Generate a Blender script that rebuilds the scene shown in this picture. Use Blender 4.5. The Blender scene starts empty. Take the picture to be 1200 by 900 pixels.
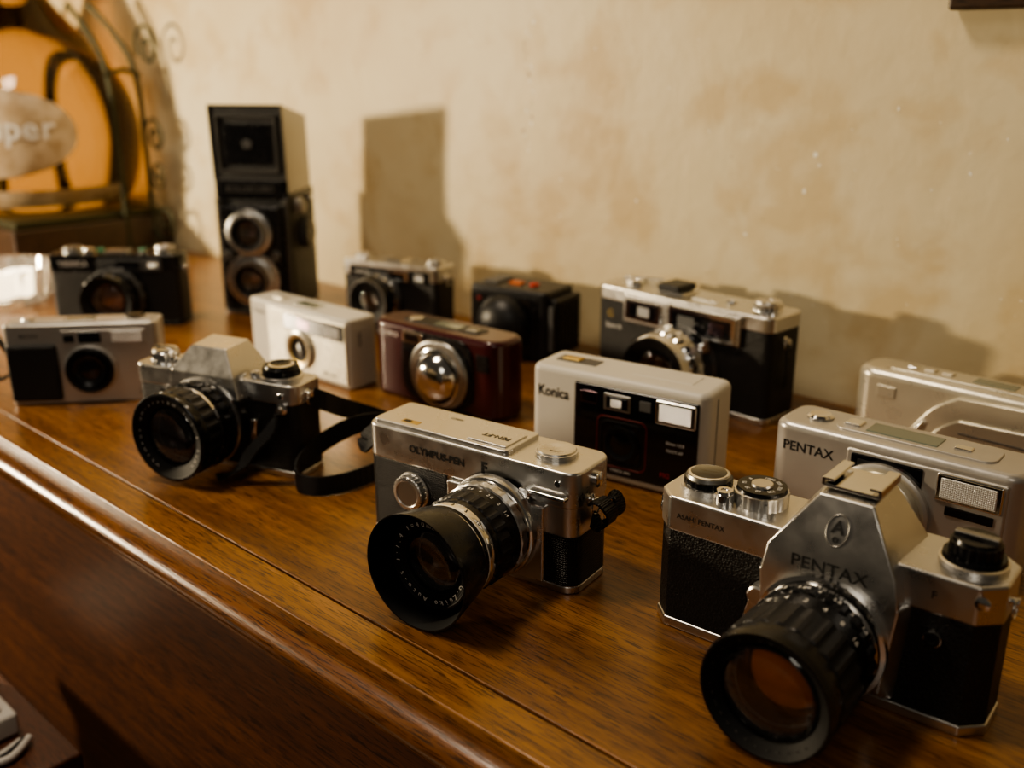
import bpy, bmesh, math, random
from mathutils import Vector, Matrix
random.seed(4)
S=0.01
D2R=math.pi/180
COL=bpy.context.scene.collection

# ------------------------------------------------------------------ materials
def nd(nt,t,**kw):
    n=nt.nodes.new(t)
    for k,v in kw.items(): setattr(n,k,v)
    return n
def mat(name,color,rough=.4,metal=0.,bump=None,coat=0.,trans=0.,ior=1.45,var=None,emit=None,spec=.5,rvar=None):
    m=bpy.data.materials.new(name); m.use_nodes=True
    nt=m.node_tree; b=nt.nodes['Principled BSDF']
    b.inputs['Base Color'].default_value=(*color,1)
    b.inputs['Roughness'].default_value=rough
    b.inputs['Metallic'].default_value=metal
    b.inputs['Coat Weight'].default_value=coat
    b.inputs['Coat Roughness'].default_value=.08
    b.inputs['Transmission Weight'].default_value=trans
    b.inputs['IOR'].default_value=ior
    b.inputs['Specular IOR Level'].default_value=spec
    tc=nd(nt,'ShaderNodeTexCoord')
    if emit:
        b.inputs['Emission Color'].default_value=(*emit[0],1); b.inputs['Emission Strength'].default_value=emit[1]
    if bump:
        kind,scale,strength,dist=bump
        if kind=='grid':
            sep=nd(nt,'ShaderNodeSeparateXYZ'); nt.links.new(tc.outputs['Object'],sep.inputs[0])
            outs=[]
            for ax in ('X','Z'):
                mu=nd(nt,'ShaderNodeMath',operation='MULTIPLY'); mu.inputs[1].default_value=scale
                nt.links.new(sep.outputs[ax],mu.inputs[0])
                si=nd(nt,'ShaderNodeMath',operation='SINE'); nt.links.new(mu.outputs[0],si.inputs[0]); outs.append(si)
            mx=nd(nt,'ShaderNodeMath',operation='MINIMUM'); nt.links.new(outs[0].outputs[0],mx.inputs[0]); nt.links.new(outs[1].outputs[0],mx.inputs[1])
            h=mx.outputs[0]
        elif kind=='voronoi':
            v=nd(nt,'ShaderNodeTexVoronoi'); v.inputs['Scale'].default_value=scale
            nt.links.new(tc.outputs['Object'],v.inputs['Vector']); h=v.outputs['Distance']
        else:
            v=nd(nt,'ShaderNodeTexNoise'); v.inputs['Scale'].default_value=scale; v.inputs['Detail'].default_value=4
            nt.links.new(tc.outputs['Object'],v.inputs['Vector']); h=v.outputs['Fac']
        bp=nd(nt,'ShaderNodeBump'); bp.inputs['Strength'].default_value=strength; bp.inputs['Distance'].default_value=dist
        nt.links.new(h,bp.inputs['Height']); nt.links.new(bp.outputs[0],b.inputs['Normal'])
    if var:
        col2,scale=var
        n=nd(nt,'ShaderNodeTexNoise'); n.inputs['Scale'].default_value=scale; n.inputs['Detail'].default_value=5
        nt.links.new(tc.outputs['Object'],n.inputs['Vector'])
        r=nd(nt,'ShaderNodeValToRGB'); r.color_ramp.elements[0].position=.38; r.color_ramp.elements[1].position=.62
        r.color_ramp.elements[0].color=(*color,1); r.color_ramp.elements[1].color=(*col2,1)
        nt.links.new(n.outputs['Fac'],r.inputs[0]); nt.links.new(r.outputs[0],b.inputs['Base Color'])
    if rvar:
        n=nd(nt,'ShaderNodeTexNoise'); n.inputs['Scale'].default_value=rvar[2]; n.inputs['Detail'].default_value=4
        nt.links.new(tc.outputs['Object'],n.inputs['Vector'])
        mr=nd(nt,'ShaderNodeMapRange'); mr.inputs[3].default_value=rvar[0]; mr.inputs[4].default_value=rvar[1]
        mr.inputs[1].default_value=.3; mr.inputs[2].default_value=.7
        nt.links.new(n.outputs['Fac'],mr.inputs[0]); nt.links.new(mr.outputs[0],b.inputs['Roughness'])
    return m

satin=mat('satin_chrome',(.68,.67,.65),.3,1.,bump=('noise',5000,.08,.0002),rvar=(.25,.36,90))
chrome=mat('polished_chrome',(.8,.79,.77),.12,1.)
dchrome=mat('dull_chrome',(.36,.355,.34),.35,1.)
leather=mat('black_leatherette',(.012,.0115,.011),.46,bump=('voronoi',950,.8,.0006),spec=.5)
grid=mat('black_grid_leatherette',(.012,.011,.010),.42,bump=('grid',5200,.9,.0006))
blk=mat('black_enamel',(.008,.008,.009),.24,rvar=(.18,.32,150))
blkm=mat('black_matte',(.008,.008,.008),.6,spec=.3)
blkp=mat('black_plastic',(.012,.012,.013),.4,bump=('noise',3000,.15,.0003))
rubber=mat('black_rubber',(.010,.010,.012),.4)
gloss=mat('black_gloss',(.006,.006,.007),.06,coat=.5)
glass=mat('lens_glass',(1,1,1),.0,trans=1.,ior=1.7)
coatA=mat('amber_coating',(.55,.33,.22),.16,1.)
coatB=mat('dark_coating',(.22,.15,.17),.12,1.)
white=mat('white_paint',(.85,.83,.78),.5)
red=mat('red_paint',(.5,.015,.012),.4)
dred=mat('dull_red_paint',(.22,.010,.010),.4)
orange=mat('orange_paint',(.55,.12,.02),.4)
green=mat('green_paint',(.1,.35,.2),.4)
ivory=mat('ivory_plastic',(.62,.59,.52),.38,bump=('noise',2500,.1,.0002))
champ=mat('champagne_paint',(.62,.58,.48),.3,.6,rvar=(.25,.35,60))
silverp=mat('silver_paint',(.54,.52,.49),.34,.6,rvar=(.28,.4,80))
maroon=mat('maroon_paint',(.05,.008,.011),.25,coat=.4,bump=('noise',2000,.05,.0002))
gold=mat('gold_label',(.55,.40,.14),.35,.9)
flash=mat('flash_lens',(.72,.72,.70),.16,.4,bump=('grid',6000,.6,.0006),coat=.4)
lcd=mat('lcd_panel',(.13,.16,.13),.15,coat=.5)
ink=mat('engraved_ink',(.012,.012,.012),.5)
strapm=mat('strap_webbing',(.012,.012,.013),.55,bump=('grid',4200,.8,.0006))
iron=mat('wrought_iron',(.06,.06,.033),.45,.6,bump=('noise',400,.3,.001))
grey=mat('grey_plastic',(.08,.08,.08),.45)
grey2=mat('worn_black_edge',(.11,.105,.095),.35,.6)

def wood(name,c0,c1,c2,rough=.25,axis='X',coat=.35,seed=0):
    m=bpy.data.materials.new(name); m.use_nodes=True; nt=m.node_tree; b=nt.nodes['Principled BSDF']
    tc=nd(nt,'ShaderNodeTexCoord')
    def mp(sc):
        k=nd(nt,'ShaderNodeMapping'); k.inputs['Scale'].default_value=sc; k.inputs['Location'].default_value=(seed,seed*1.7,seed*.6); nt.links.new(tc.outputs['Object'],k.inputs[0]); return k
    A=(1.6,28,28);B=(75,1250,1250);C=(9,230,230)
    n1=nd(nt,'ShaderNodeTexNoise'); n1.inputs['Scale'].default_value=1; n1.inputs['Detail'].default_value=6; n1.inputs['Distortion'].default_value=.6
    nt.links.new(mp(A).outputs[0],n1.inputs['Vector'])
    r1=nd(nt,'ShaderNodeValToRGB'); e=r1.color_ramp.elements; e[0].position=.25; e[0].color=(*c0,1); e[1].position=.75; e[1].color=(*c2,1)
    k=e.new(.5); k.color=(*c1,1)
    nt.links.new(n1.outputs['Fac'],r1.inputs[0])
    n2=nd(nt,'ShaderNodeTexNoise'); n2.inputs['Scale'].default_value=1; n2.inputs['Detail'].default_value=2
    nt.links.new(mp(B).outputs[0],n2.inputs['Vector'])
    r2=nd(nt,'ShaderNodeValToRGB'); r2.color_ramp.elements[0].position=.38; r2.color_ramp.elements[1].position=.48
    r2.color_ramp.elements[0].color=(.18,.14,.10,1); r2.color_ramp.elements[1].color=(1,1,1,1)
    nt.links.new(n2.outputs['Fac'],r2.inputs[0])
    n3=nd(nt,'ShaderNodeTexNoise'); n3.inputs['Scale'].default_value=1; n3.inputs['Detail'].default_value=4
    nt.links.new(mp(C).outputs[0],n3.inputs['Vector'])
    r3=nd(nt,'ShaderNodeValToRGB'); r3.color_ramp.elements[0].position=.35; r3.color_ramp.elements[1].position=.6
    r3.color_ramp.elements[0].color=(.55,.47,.39,1); r3.color_ramp.elements[1].color=(1,1,1,1)
    nt.links.new(n3.outputs['Fac'],r3.inputs[0])
    m1=nd(nt,'ShaderNodeMix',data_type='RGBA',blend_type='MULTIPLY'); m1.inputs[0].default_value=.85
    nt.links.new(r1.outputs[0],m1.inputs[6]); nt.links.new(r2.outputs[0],m1.inputs[7])
    m2=nd(nt,'ShaderNodeMix',data_type='RGBA',blend_type='MULTIPLY'); m2.inputs[0].default_value=.8
    nt.links.new(m1.outputs[2],m2.inputs[6]); nt.links.new(r3.outputs[0],m2.inputs[7])
    nt.links.new(m2.outputs[2],b.inputs['Base Color'])
    b.inputs['Roughness'].default_value=rough; b.inputs['Coat Weight'].default_value=coat; b.inputs['Coat Roughness'].default_value=.24
    bp=nd(nt,'ShaderNodeBump'); bp.inputs['Strength'].default_value=.4; bp.inputs['Distance'].default_value=.0004
    nt.links.new(n2.outputs['Fac'],bp.inputs['Height']); nt.links.new(bp.outputs[0],b.inputs['Normal'])
    return m
oak=wood('varnished_oak',(.135,.050,.011),(.285,.120,.027),(.38,.178,.046),.38)
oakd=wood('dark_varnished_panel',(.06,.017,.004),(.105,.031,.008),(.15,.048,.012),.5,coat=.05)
framew=wood('frame_wood',(.03,.015,.006),(.05,.025,.01),(.07,.035,.015),.4)

def plaster():
    m=bpy.data.materials.new('aged_plaster'); m.use_nodes=True; nt=m.node_tree; b=nt.nodes['Principled BSDF']
    tc=nd(nt,'ShaderNodeTexCoord')
    def noise(sc,det,dist=0,vec=None):
        n=nd(nt,'ShaderNodeTexNoise'); n.inputs['Scale'].default_value=sc; n.inputs['Detail'].default_value=det; n.inputs['Distortion'].default_value=dist
        nt.links.new(vec or tc.outputs['Object'],n.inputs['Vector']); return n
    n1=noise(3.2,8,.3)
    r=nd(nt,'ShaderNodeValToRGB'); e=r.color_ramp.elements
    e[0].position=.28; e[0].color=(.56,.42,.22,1); e[1].position=.7; e[1].color=(.73,.65,.455,1)
    k=e.new(.5); k.color=(.67,.565,.35,1)
    nt.links.new(n1.outputs['Fac'],r.inputs[0])
    n2=noise(17,12,.3); r2=nd(nt,'ShaderNodeValToRGB'); r2.color_ramp.elements[0].position=.36; r2.color_ramp.elements[1].position=.52
    r2.color_ramp.elements[0].color=(.80,.68,.48,1); r2.color_ramp.elements[1].color=(1,1,1,1)
    nt.links.new(n2.outputs['Fac'],r2.inputs[0])
    mx=nd(nt,'ShaderNodeMix',data_type='RGBA',blend_type='MULTIPLY'); mx.inputs[0].default_value=.6
    nt.links.new(r.outputs[0],mx.inputs[6]); nt.links.new(r2.outputs[0],mx.inputs[7])
    n3=noise(160,3); r3=nd(nt,'ShaderNodeValToRGB'); r3.color_ramp.elements[0].position=.745; r3.color_ramp.elements[1].position=.77
    r3.color_ramp.elements[0].color=(0,0,0,1); r3.color_ramp.elements[1].color=(1,1,1,1)
    nt.links.new(n3.outputs['Fac'],r3.inputs[0])
    mx2=nd(nt,'ShaderNodeMix',data_type='RGBA'); nt.links.new(r3.outputs[0],mx2.inputs[0]); nt.links.new(mx.outputs[2],mx2.inputs[6]); mx2.inputs[7].default_value=(.9,.86,.76,1)
    nt.links.new(mx2.outputs[2],b.inputs['Base Color'])
    b.inputs['Roughness'].default_value=.5
    nb=noise(45,10,.2); bp=nd(nt,'ShaderNodeBump'); bp.inputs['Strength'].default_value=.3; bp.inputs['Distance'].default_value=.003
    nt.links.new(nb.outputs['Fac'],bp.inputs['Height']); nt.links.new(bp.outputs[0],b.inputs['Normal'])
    return m
plaster_m=plaster()

# ------------------------------------------------------------------ mesh helpers
def root(name,loc=(0,0,0),rz=0):
    e=bpy.data.objects.new(name,None); e.empty_display_size=.02
    e.location=[c*S for c in loc]; e.rotation_euler=(0,0,rz*D2R)
    COL.objects.link(e); return e
def place(name,FL,th,w,d):
    t=th*D2R; cx=FL[0]+math.cos(t)*w/2-math.sin(t)*d/2; cy=FL[1]+math.sin(t)*w/2+math.cos(t)*d/2
    return root(name,(cx,cy,0.01),th)
def finish(bm,name,par,mats,bevel=0,seg=3,ang=32):
    bmesh.ops.remove_doubles(bm,verts=bm.verts,dist=1e-7)
    bmesh.ops.recalc_face_normals(bm,faces=bm.faces)
    me=bpy.data.meshes.new(name); bm.to_mesh(me); bm.free()
    for m in (mats if isinstance(mats,(list,tuple)) else [mats]): me.materials.append(m)
    for p in me.polygons: p.use_smooth=True
    me.set_sharp_from_angle(angle=ang*D2R)
    o=bpy.data.objects.new(name,me); COL.objects.link(o)
    if par is not None: o.parent=par
    if bevel>0:
        b=o.modifiers.new('b','BEVEL'); b.width=bevel*S; b.segments=seg; b.limit_method='ANGLE'; b.angle_limit=30*D2R; b.harden_normals=True
    return o
def prism(par,name,pts,lo,hi,m,bev=0.,axis='z',seg=3,top=None):
    bm=bmesh.new(); t2=top or pts
    def P(p,h):
        if axis=='z': return Vector((p[0],p[1],h))*S
        if axis=='y': return Vector((p[0],h,p[1]))*S
        return Vector((h,p[0],p[1]))*S
    a=[bm.verts.new(P(p,lo)) for p in pts]; b=[bm.verts.new(P(p,hi)) for p in t2]
    n=len(pts)
    for i in range(n): bm.faces.new((a[i],a[(i+1)%n],b[(i+1)%n],b[i]))
    bm.faces.new(a[::-1]); bm.faces.new(b)
    return finish(bm,name,par,m,bev,seg)
def box(par,name,x0,x1,y0,y1,z0,z1,m,bev=.06,seg=3):
    return prism(par,name,[(x0,y0),(x1,y0),(x1,y1),(x0,y1)],z0,z1,m,bev,seg=seg)
def rr(x0,x1,y0,y1,r,n=8):
    pts=[]
    for (cx,cy,a0) in ((x1-r,y0+r,-90),(x1-r,y1-r,0),(x0+r,y1-r,90),(x0+r,y0+r,180)):
        for i in range(n+1):
            a=(a0+90*i/n)*D2R; pts.append((cx+r*math.cos(a),cy+r*math.sin(a)))
    return pts
def chamf(x0,x1,y0,y1,c):
    return [(x0+c,y0),(x1-c,y0),(x1,y0+c),(x1,y1-c),(x1-c,y1),(x0+c,y1),(x0,y1-c),(x0,y0+c)]
def hull(par,name,pts,m,bev=.1,seg=3):
    bm=bmesh.new()
    vs=[bm.verts.new(Vector(p)*S) for p in pts]
    r=bmesh.ops.convex_hull(bm,input=vs)
    bmesh.ops.dissolve_limit(bm,angle_limit=2*D2R,verts=bm.verts,edges=bm.edges)
    return finish(bm,name,par,m,bev,seg)
def basis(d):
    d=Vector(d).normalized()
    if abs(d.z)<.9:
        v=Vector((0,0,1)); u=v.cross(d); v=d.cross(u)
    else:
        u=Vector((1,0,0)); v=d.cross(u)
    return d,u.normalized(),v.normalized()
def lathe(par,name,o,d,prof,N=72,ang=28):
    d,u,v=basis(d); o=Vector(o)
    bm=bmesh.new(); mats=[]; rings=[]
    for p in prof:
        r,a=p[0],p[1]; k=p[3] if len(p)>3 else 0
        if r<1e-5: rings.append([bm.verts.new((o+d*a)*S)]); continue
        ring=[]
        for i in range(N):
            t=2*math.pi*i/N
            q=r*(1-(k if (i//2)%2 else 0))
            ring.append(bm.verts.new((o+d*a+u*(q*math.cos(t))+v*(q*math.sin(t)))*S))
        rings.append(ring)
    for j in range(len(prof)-1):
        m=prof[j][2]
        if m not in mats: mats.append(m)
        mi=mats.index(m); A,B=rings[j],rings[j+1]
        for i in range(N):
            i2=(i+1)%N
            if len(A)==1 and len(B)==1: continue
            if len(A)==1: f=bm.faces.new((A[0],B[i],B[i2]))
            elif len(B)==1: f=bm.faces.new((A[i],A[i2],B[0]))
            else: f=bm.faces.new((A[i],A[i2],B[i2],B[i]))
            f.material_index=mi
    bmesh.ops.recalc_face_normals(bm,faces=bm.faces)
    me=bpy.data.meshes.new(name); bm.to_mesh(me); bm.free()
    for m in mats: me.materials.append(m)
    for p in me.polygons: p.use_smooth=True
    me.set_sharp_from_angle(angle=ang*D2R)
    ob=bpy.data.objects.new(name,me); COL.objects.link(ob)
    if par is not None: ob.parent=par
    return ob
F=(0,-1,0); U=(0,0,1)
def knob(par,name,x,y,z,r,h,m,top=None,kn=.03,d=U):
    top=top or m
    return lathe(par,name,(x,y,z),d,[(0,-.05,m),(r,-.05,m),(r,0,m,kn),(r,h*.75,m,kn),(r*.93,h*.78,top),(r*.88,h,top),(r*.45,h,top),(r*.4,h*.93,top),(0,h*.93,top)],N=80)
def screw(par,x,y,z,r=.16,d=F,m=None):
    return lathe(par,'screw',(x,y,z),d,[(r,0,m or chrome),(r,.05,m or chrome),(r*.8,.08,m or chrome),(0,.08,m or chrome)],N=20)
def text(par,name,s,size,o,xd,yd,m,ex=.006,align='CENTER',sx=1.,bold=0.):
    c=bpy.data.curves.new(name,'FONT'); c.body=s; c.size=size*S; c.extrude=ex*S; c.align_x=align; c.align_y='CENTER'; c.resolution_u=3
    if bold: c.offset=bold*S
    c.materials.append(m)
    ob=bpy.data.objects.new(name,c); COL.objects.link(ob); ob.parent=par
    xd=Vector(xd).normalized(); yd=Vector(yd).normalized(); zd=xd.cross(yd)
    M=Matrix((xd*sx,yd,zd)).transposed().to_4x4(); M.translation=Vector(o)*S
    ob.matrix_local=M; return ob
def ftext(par,name,s,size,x,y,z,m=ink,sx=1.,align='CENTER',bold=0.):
    return text(par,name,s,size,(x,y,z),(1,0,0),(0,0,1),m,align=align,sx=sx,bold=bold)
def ttext(par,name,s,size,x,y,z,m=ink,flip=False,sx=1.):
    k=-1 if flip else 1
    return text(par,name,s,size,(x,y,z),(k,0,0),(0,k,0),m,sx=sx)
def ringtext(par,s,cx,cz,y,R,size,a0,step,m):
    for i,ch in enumerate(s):
        if ch==' ': continue
        a=(a0+i*step)*D2R
        text(par,'ring_letter',ch,size,(cx+R*math.sin(a),y,cz+R*math.cos(a)),(math.cos(a),0,-math.sin(a)),(math.sin(a),0,math.cos(a)),m)
def bandtext(par,items,cx,cz,y,R,size,a0,step,m):
    for i,ch in enumerate(items):
        if ch==' ': continue
        a=(a0+i*step)*D2R
        text(par,'scale_mark',ch,size,(cx+(R+.01)*math.sin(a),y,cz+(R+.01)*math.cos(a)),(math.cos(a),0,-math.sin(a)),(0,1,0),m)
def cat(pts,n=10,cyc=False):
    P=[Vector(p) for p in pts]; out=[]; L=len(P)
    rng=range(L if cyc else L-1)
    for i in rng:
        p0=P[(i-1)%L] if (cyc or i>0) else P[0]; p1=P[i]; p2=P[(i+1)%L]; p3=P[(i+2)%L] if (cyc or i+2<L) else P[-1]
        for k in range(n):
            t=k/n
            out.append(.5*((2*p1)+(-p0+p2)*t+(2*p0-5*p1+4*p2-p3)*t*t+(-p0+3*p1-3*p2+p3)*t**3))
    if not cyc: out.append(P[-1])
    return out
def tube(par,name,pts,r,m,cyc=False,n=8,smooth=True):
    q=cat(pts,n,cyc) if smooth else [Vector(p) for p in pts]
    c=bpy.data.curves.new(name,'CURVE'); c.dimensions='3D'; sp=c.splines.new('POLY'); sp.points.add(len(q)-1)
    for i,p in enumerate(q): sp.points[i].co=(*(p*S),1)
    sp.use_cyclic_u=cyc; c.bevel_depth=r*S; c.bevel_resolution=4; c.use_fill_caps=True; c.materials.append(m)
    o=bpy.data.objects.new(name,c); COL.objects.link(o)
    if par is not None: o.parent=par
    return o
def ribbon(par,name,pts,w,th,m,ups=None):
    q=cat(pts,12); n=len(q)
    if ups is None: U_=[Vector((0,0,1))]*n
    else: U_=[u.normalized() for u in cat(ups,12)]
    bm=bmesh.new(); rows=[]
    for i,p in enumerate(q):
        t=(q[min(i+1,n-1)]-q[max(i-1,0)]).normalized(); up=(U_[i]-t*U_[i].dot(t)).normalized(); s=t.cross(up).normalized()
        rows.append([bm.verts.new((p+up*a*w/2+s*b*th/2)*S) for a,b in ((-1,-1),(1,-1),(1,1),(-1,1))])
    for i in range(n-1):
        for k in range(4):
            bm.faces.new((rows[i][k],rows[i][(k+1)%4],rows[i+1][(k+1)%4],rows[i+1][k]))
    bm.faces.new(rows[0]); bm.faces.new(rows[-1][::-1])
    return finish(bm,name,par,m)
def lens(par,cx,cz,y0,prof,rg,depth,coat,name='lens_barrel',lip=.1,inner=None,N=96):
    inner=inner or blkm
    rf,L=prof[-1][0],prof[-1][1]
    p=list(prof); p[-1]=(rf,L,prof[-1][2] if len(prof[-1])>2 else blk)
    p.append((rf-lip,L,inner))
    steps=5
    for i in range(1,steps+1):
        t=i/steps; r=rf-lip-(rf-lip-rg)*t
        p.append((r+ (rf-lip-rg)/steps*.5,L-depth*(t-.5/steps)-.02,inner)); p.append((r,L-depth*t,inner))
    p+= [(rg,L-depth-.25,blk),(rg*.97,L-depth-.3,blk),(rg*.76,L-depth-.8,grey),(rg*.72,L-depth-.83,blk),(rg*.64,L-depth-1.1,coat),
         (rg*.5,L-depth-.98,coat),(rg*.25,L-depth-.9,coat),(0,L-depth-.87,coat)]
    o=lathe(par,name,(cx,y0,cz),F,p,N=N)
    g=[(rg*.99,L-depth-.18,glass)]
    for i in range(1,7):
        t=i/6; g.append((rg*.99*math.cos(t*math.pi/2) if i<6 else 0, L-depth-.18+.2*rg*math.sin(t*math.pi/2)+.0,glass))
    g=[(0,L-depth-.2,glass)]+g
    lathe(par,'front_element',(cx,y0,cz),F,g,N=64,ang=50)
    return o
def lug(par,x,y,z,sx):
    lathe(par,'strap_lug',(x,y,z),(sx,0,0),[(.32,-.05,chrome),(.32,.06,chrome),(.16,.12,chrome),(.14,.3,chrome),(.22,.36,chrome),(.2,.42,chrome),(0,.44,chrome)],N=28)
    r=[]
    for i in range(16):
        a=2*math.pi*i/16; r.append((x+sx*.28+.0,y+.42*math.sin(a),z-.3+.42*math.cos(a)))
    tube(par,'split_ring',r,.05,chrome,cyc=True,n=2)

# ------------------------------------------------------------------ room
WY=72.8
w=box(None,'wall_back',-420,160,WY,WY+8,-100,190,plaster_m,0)
fl=box(None,'floor',-420,160,-260,WY,-104,-100,wood('floor_boards',(.05,.025,.01),(.09,.045,.02),(.13,.07,.03),.4),0)
# chipped plaster: flakes where the paint has come away, one mesh
def chips():
    bm=bmesh.new(); rnd=random.Random(9)
    def flake(x,z,r,k):
        n=7; vs=[]
        for i in range(n):
            a=2*math.pi*i/n; q=r*rnd.uniform(.5,1.2); vs.append(bm.verts.new(Vector((x+q*math.cos(a)*.7,WY-.015,z+q*math.sin(a)))*S))
        f=bm.faces.new(vs); f.material_index=k
    z=30.
    while z>17.5:
        if not 24.2>z>22.6 or rnd.random()<.4: flake(-64.8+rnd.uniform(-.6,.6)+.35*math.sin(z*.9),z,rnd.uniform(.07,.24),rnd.choice((0,0,1)))
        z-=rnd.uniform(.15,.6)
    for (x,z,r) in ((-35.5,19.2,.3),(-35.1,18.4,.16),(-36.2,16.4,.24),(-29.5,22.8,.15),(-45,20.5,.14),(-24,18.6,.16),(-52,14.2,.16),(-41,12.5,.2),(-57,27,.15)):
        flake(x,z,r,0)
    for _ in range(50): flake(rnd.uniform(-75,-15),rnd.uniform(8,34),rnd.uniform(.04,.12),rnd.choice((0,1)))
    finish(bm,'wall_plaster_chips',w,[mat('bare_plaster',(.92,.89,.80),.7),mat('brown_undercoat',(.42,.29,.15),.7)])
chips()
cab=root('wooden_sideboard')
box(cab,'top_board',-190,110,26.9,WY-.02,-1.9,0,oak,.05)
box(cab,'front_board',-190,110,24.55,26.78,-1.9,0,wood('varnished_oak_edge',(.13,.047,.010),(.26,.105,.022),(.34,.155,.038),.33,seed=3),.12)
box(cab,'board_joint',-190,110,26.7,27.0,-1.9,-.18,framew,0)
def mold(par,name,prof,m,x0=-190,x1=110):
    return prism(par,name,prof,x0,x1,m,0,axis='x')
mp=[(26.5,-.65),(24.5,-.65)]
for i in range(9):
    a=(90-180*i/8)*D2R; mp.append((24.3-1.05*math.cos(a),-1.5+.85*math.sin(a)))
mp+=[(24.75,-2.45),(24.75,-2.9)]
for i in range(7):
    a=i/6*90*D2R; mp.append((24.85+1.3*math.sin(a),-4.9+1.9*math.cos(a)))
mp+=[(26.15,-5.4),(26.6,-5.4)]
mold(cab,'edge_moulding',mp,wood('varnished_oak_moulding',(.09,.029,.006),(.18,.065,.013),(.26,.10,.022),.3,seed=7))
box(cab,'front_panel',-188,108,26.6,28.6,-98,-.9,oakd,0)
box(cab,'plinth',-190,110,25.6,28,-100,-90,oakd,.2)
# picture frame
fr=root('picture_frame',(-14,WY-.9,42))
for nm,a in (('rail_bottom',(-12.4,12.4,-.8,.88,-12.8,-10.8)),('rail_top',(-12.4,12.4,-.8,.88,10.8,12.8)),('stile_a',(-12.4,-10.4,-.8,.88,-10.8,10.8)),('stile_b',(10.4,12.4,-.8,.88,-10.8,10.8))):
    box(fr,nm,*a,framew,.25)
box(fr,'mat_board',-10.4,10.4,.1,.8,-10.8,10.8,white,0)

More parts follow.
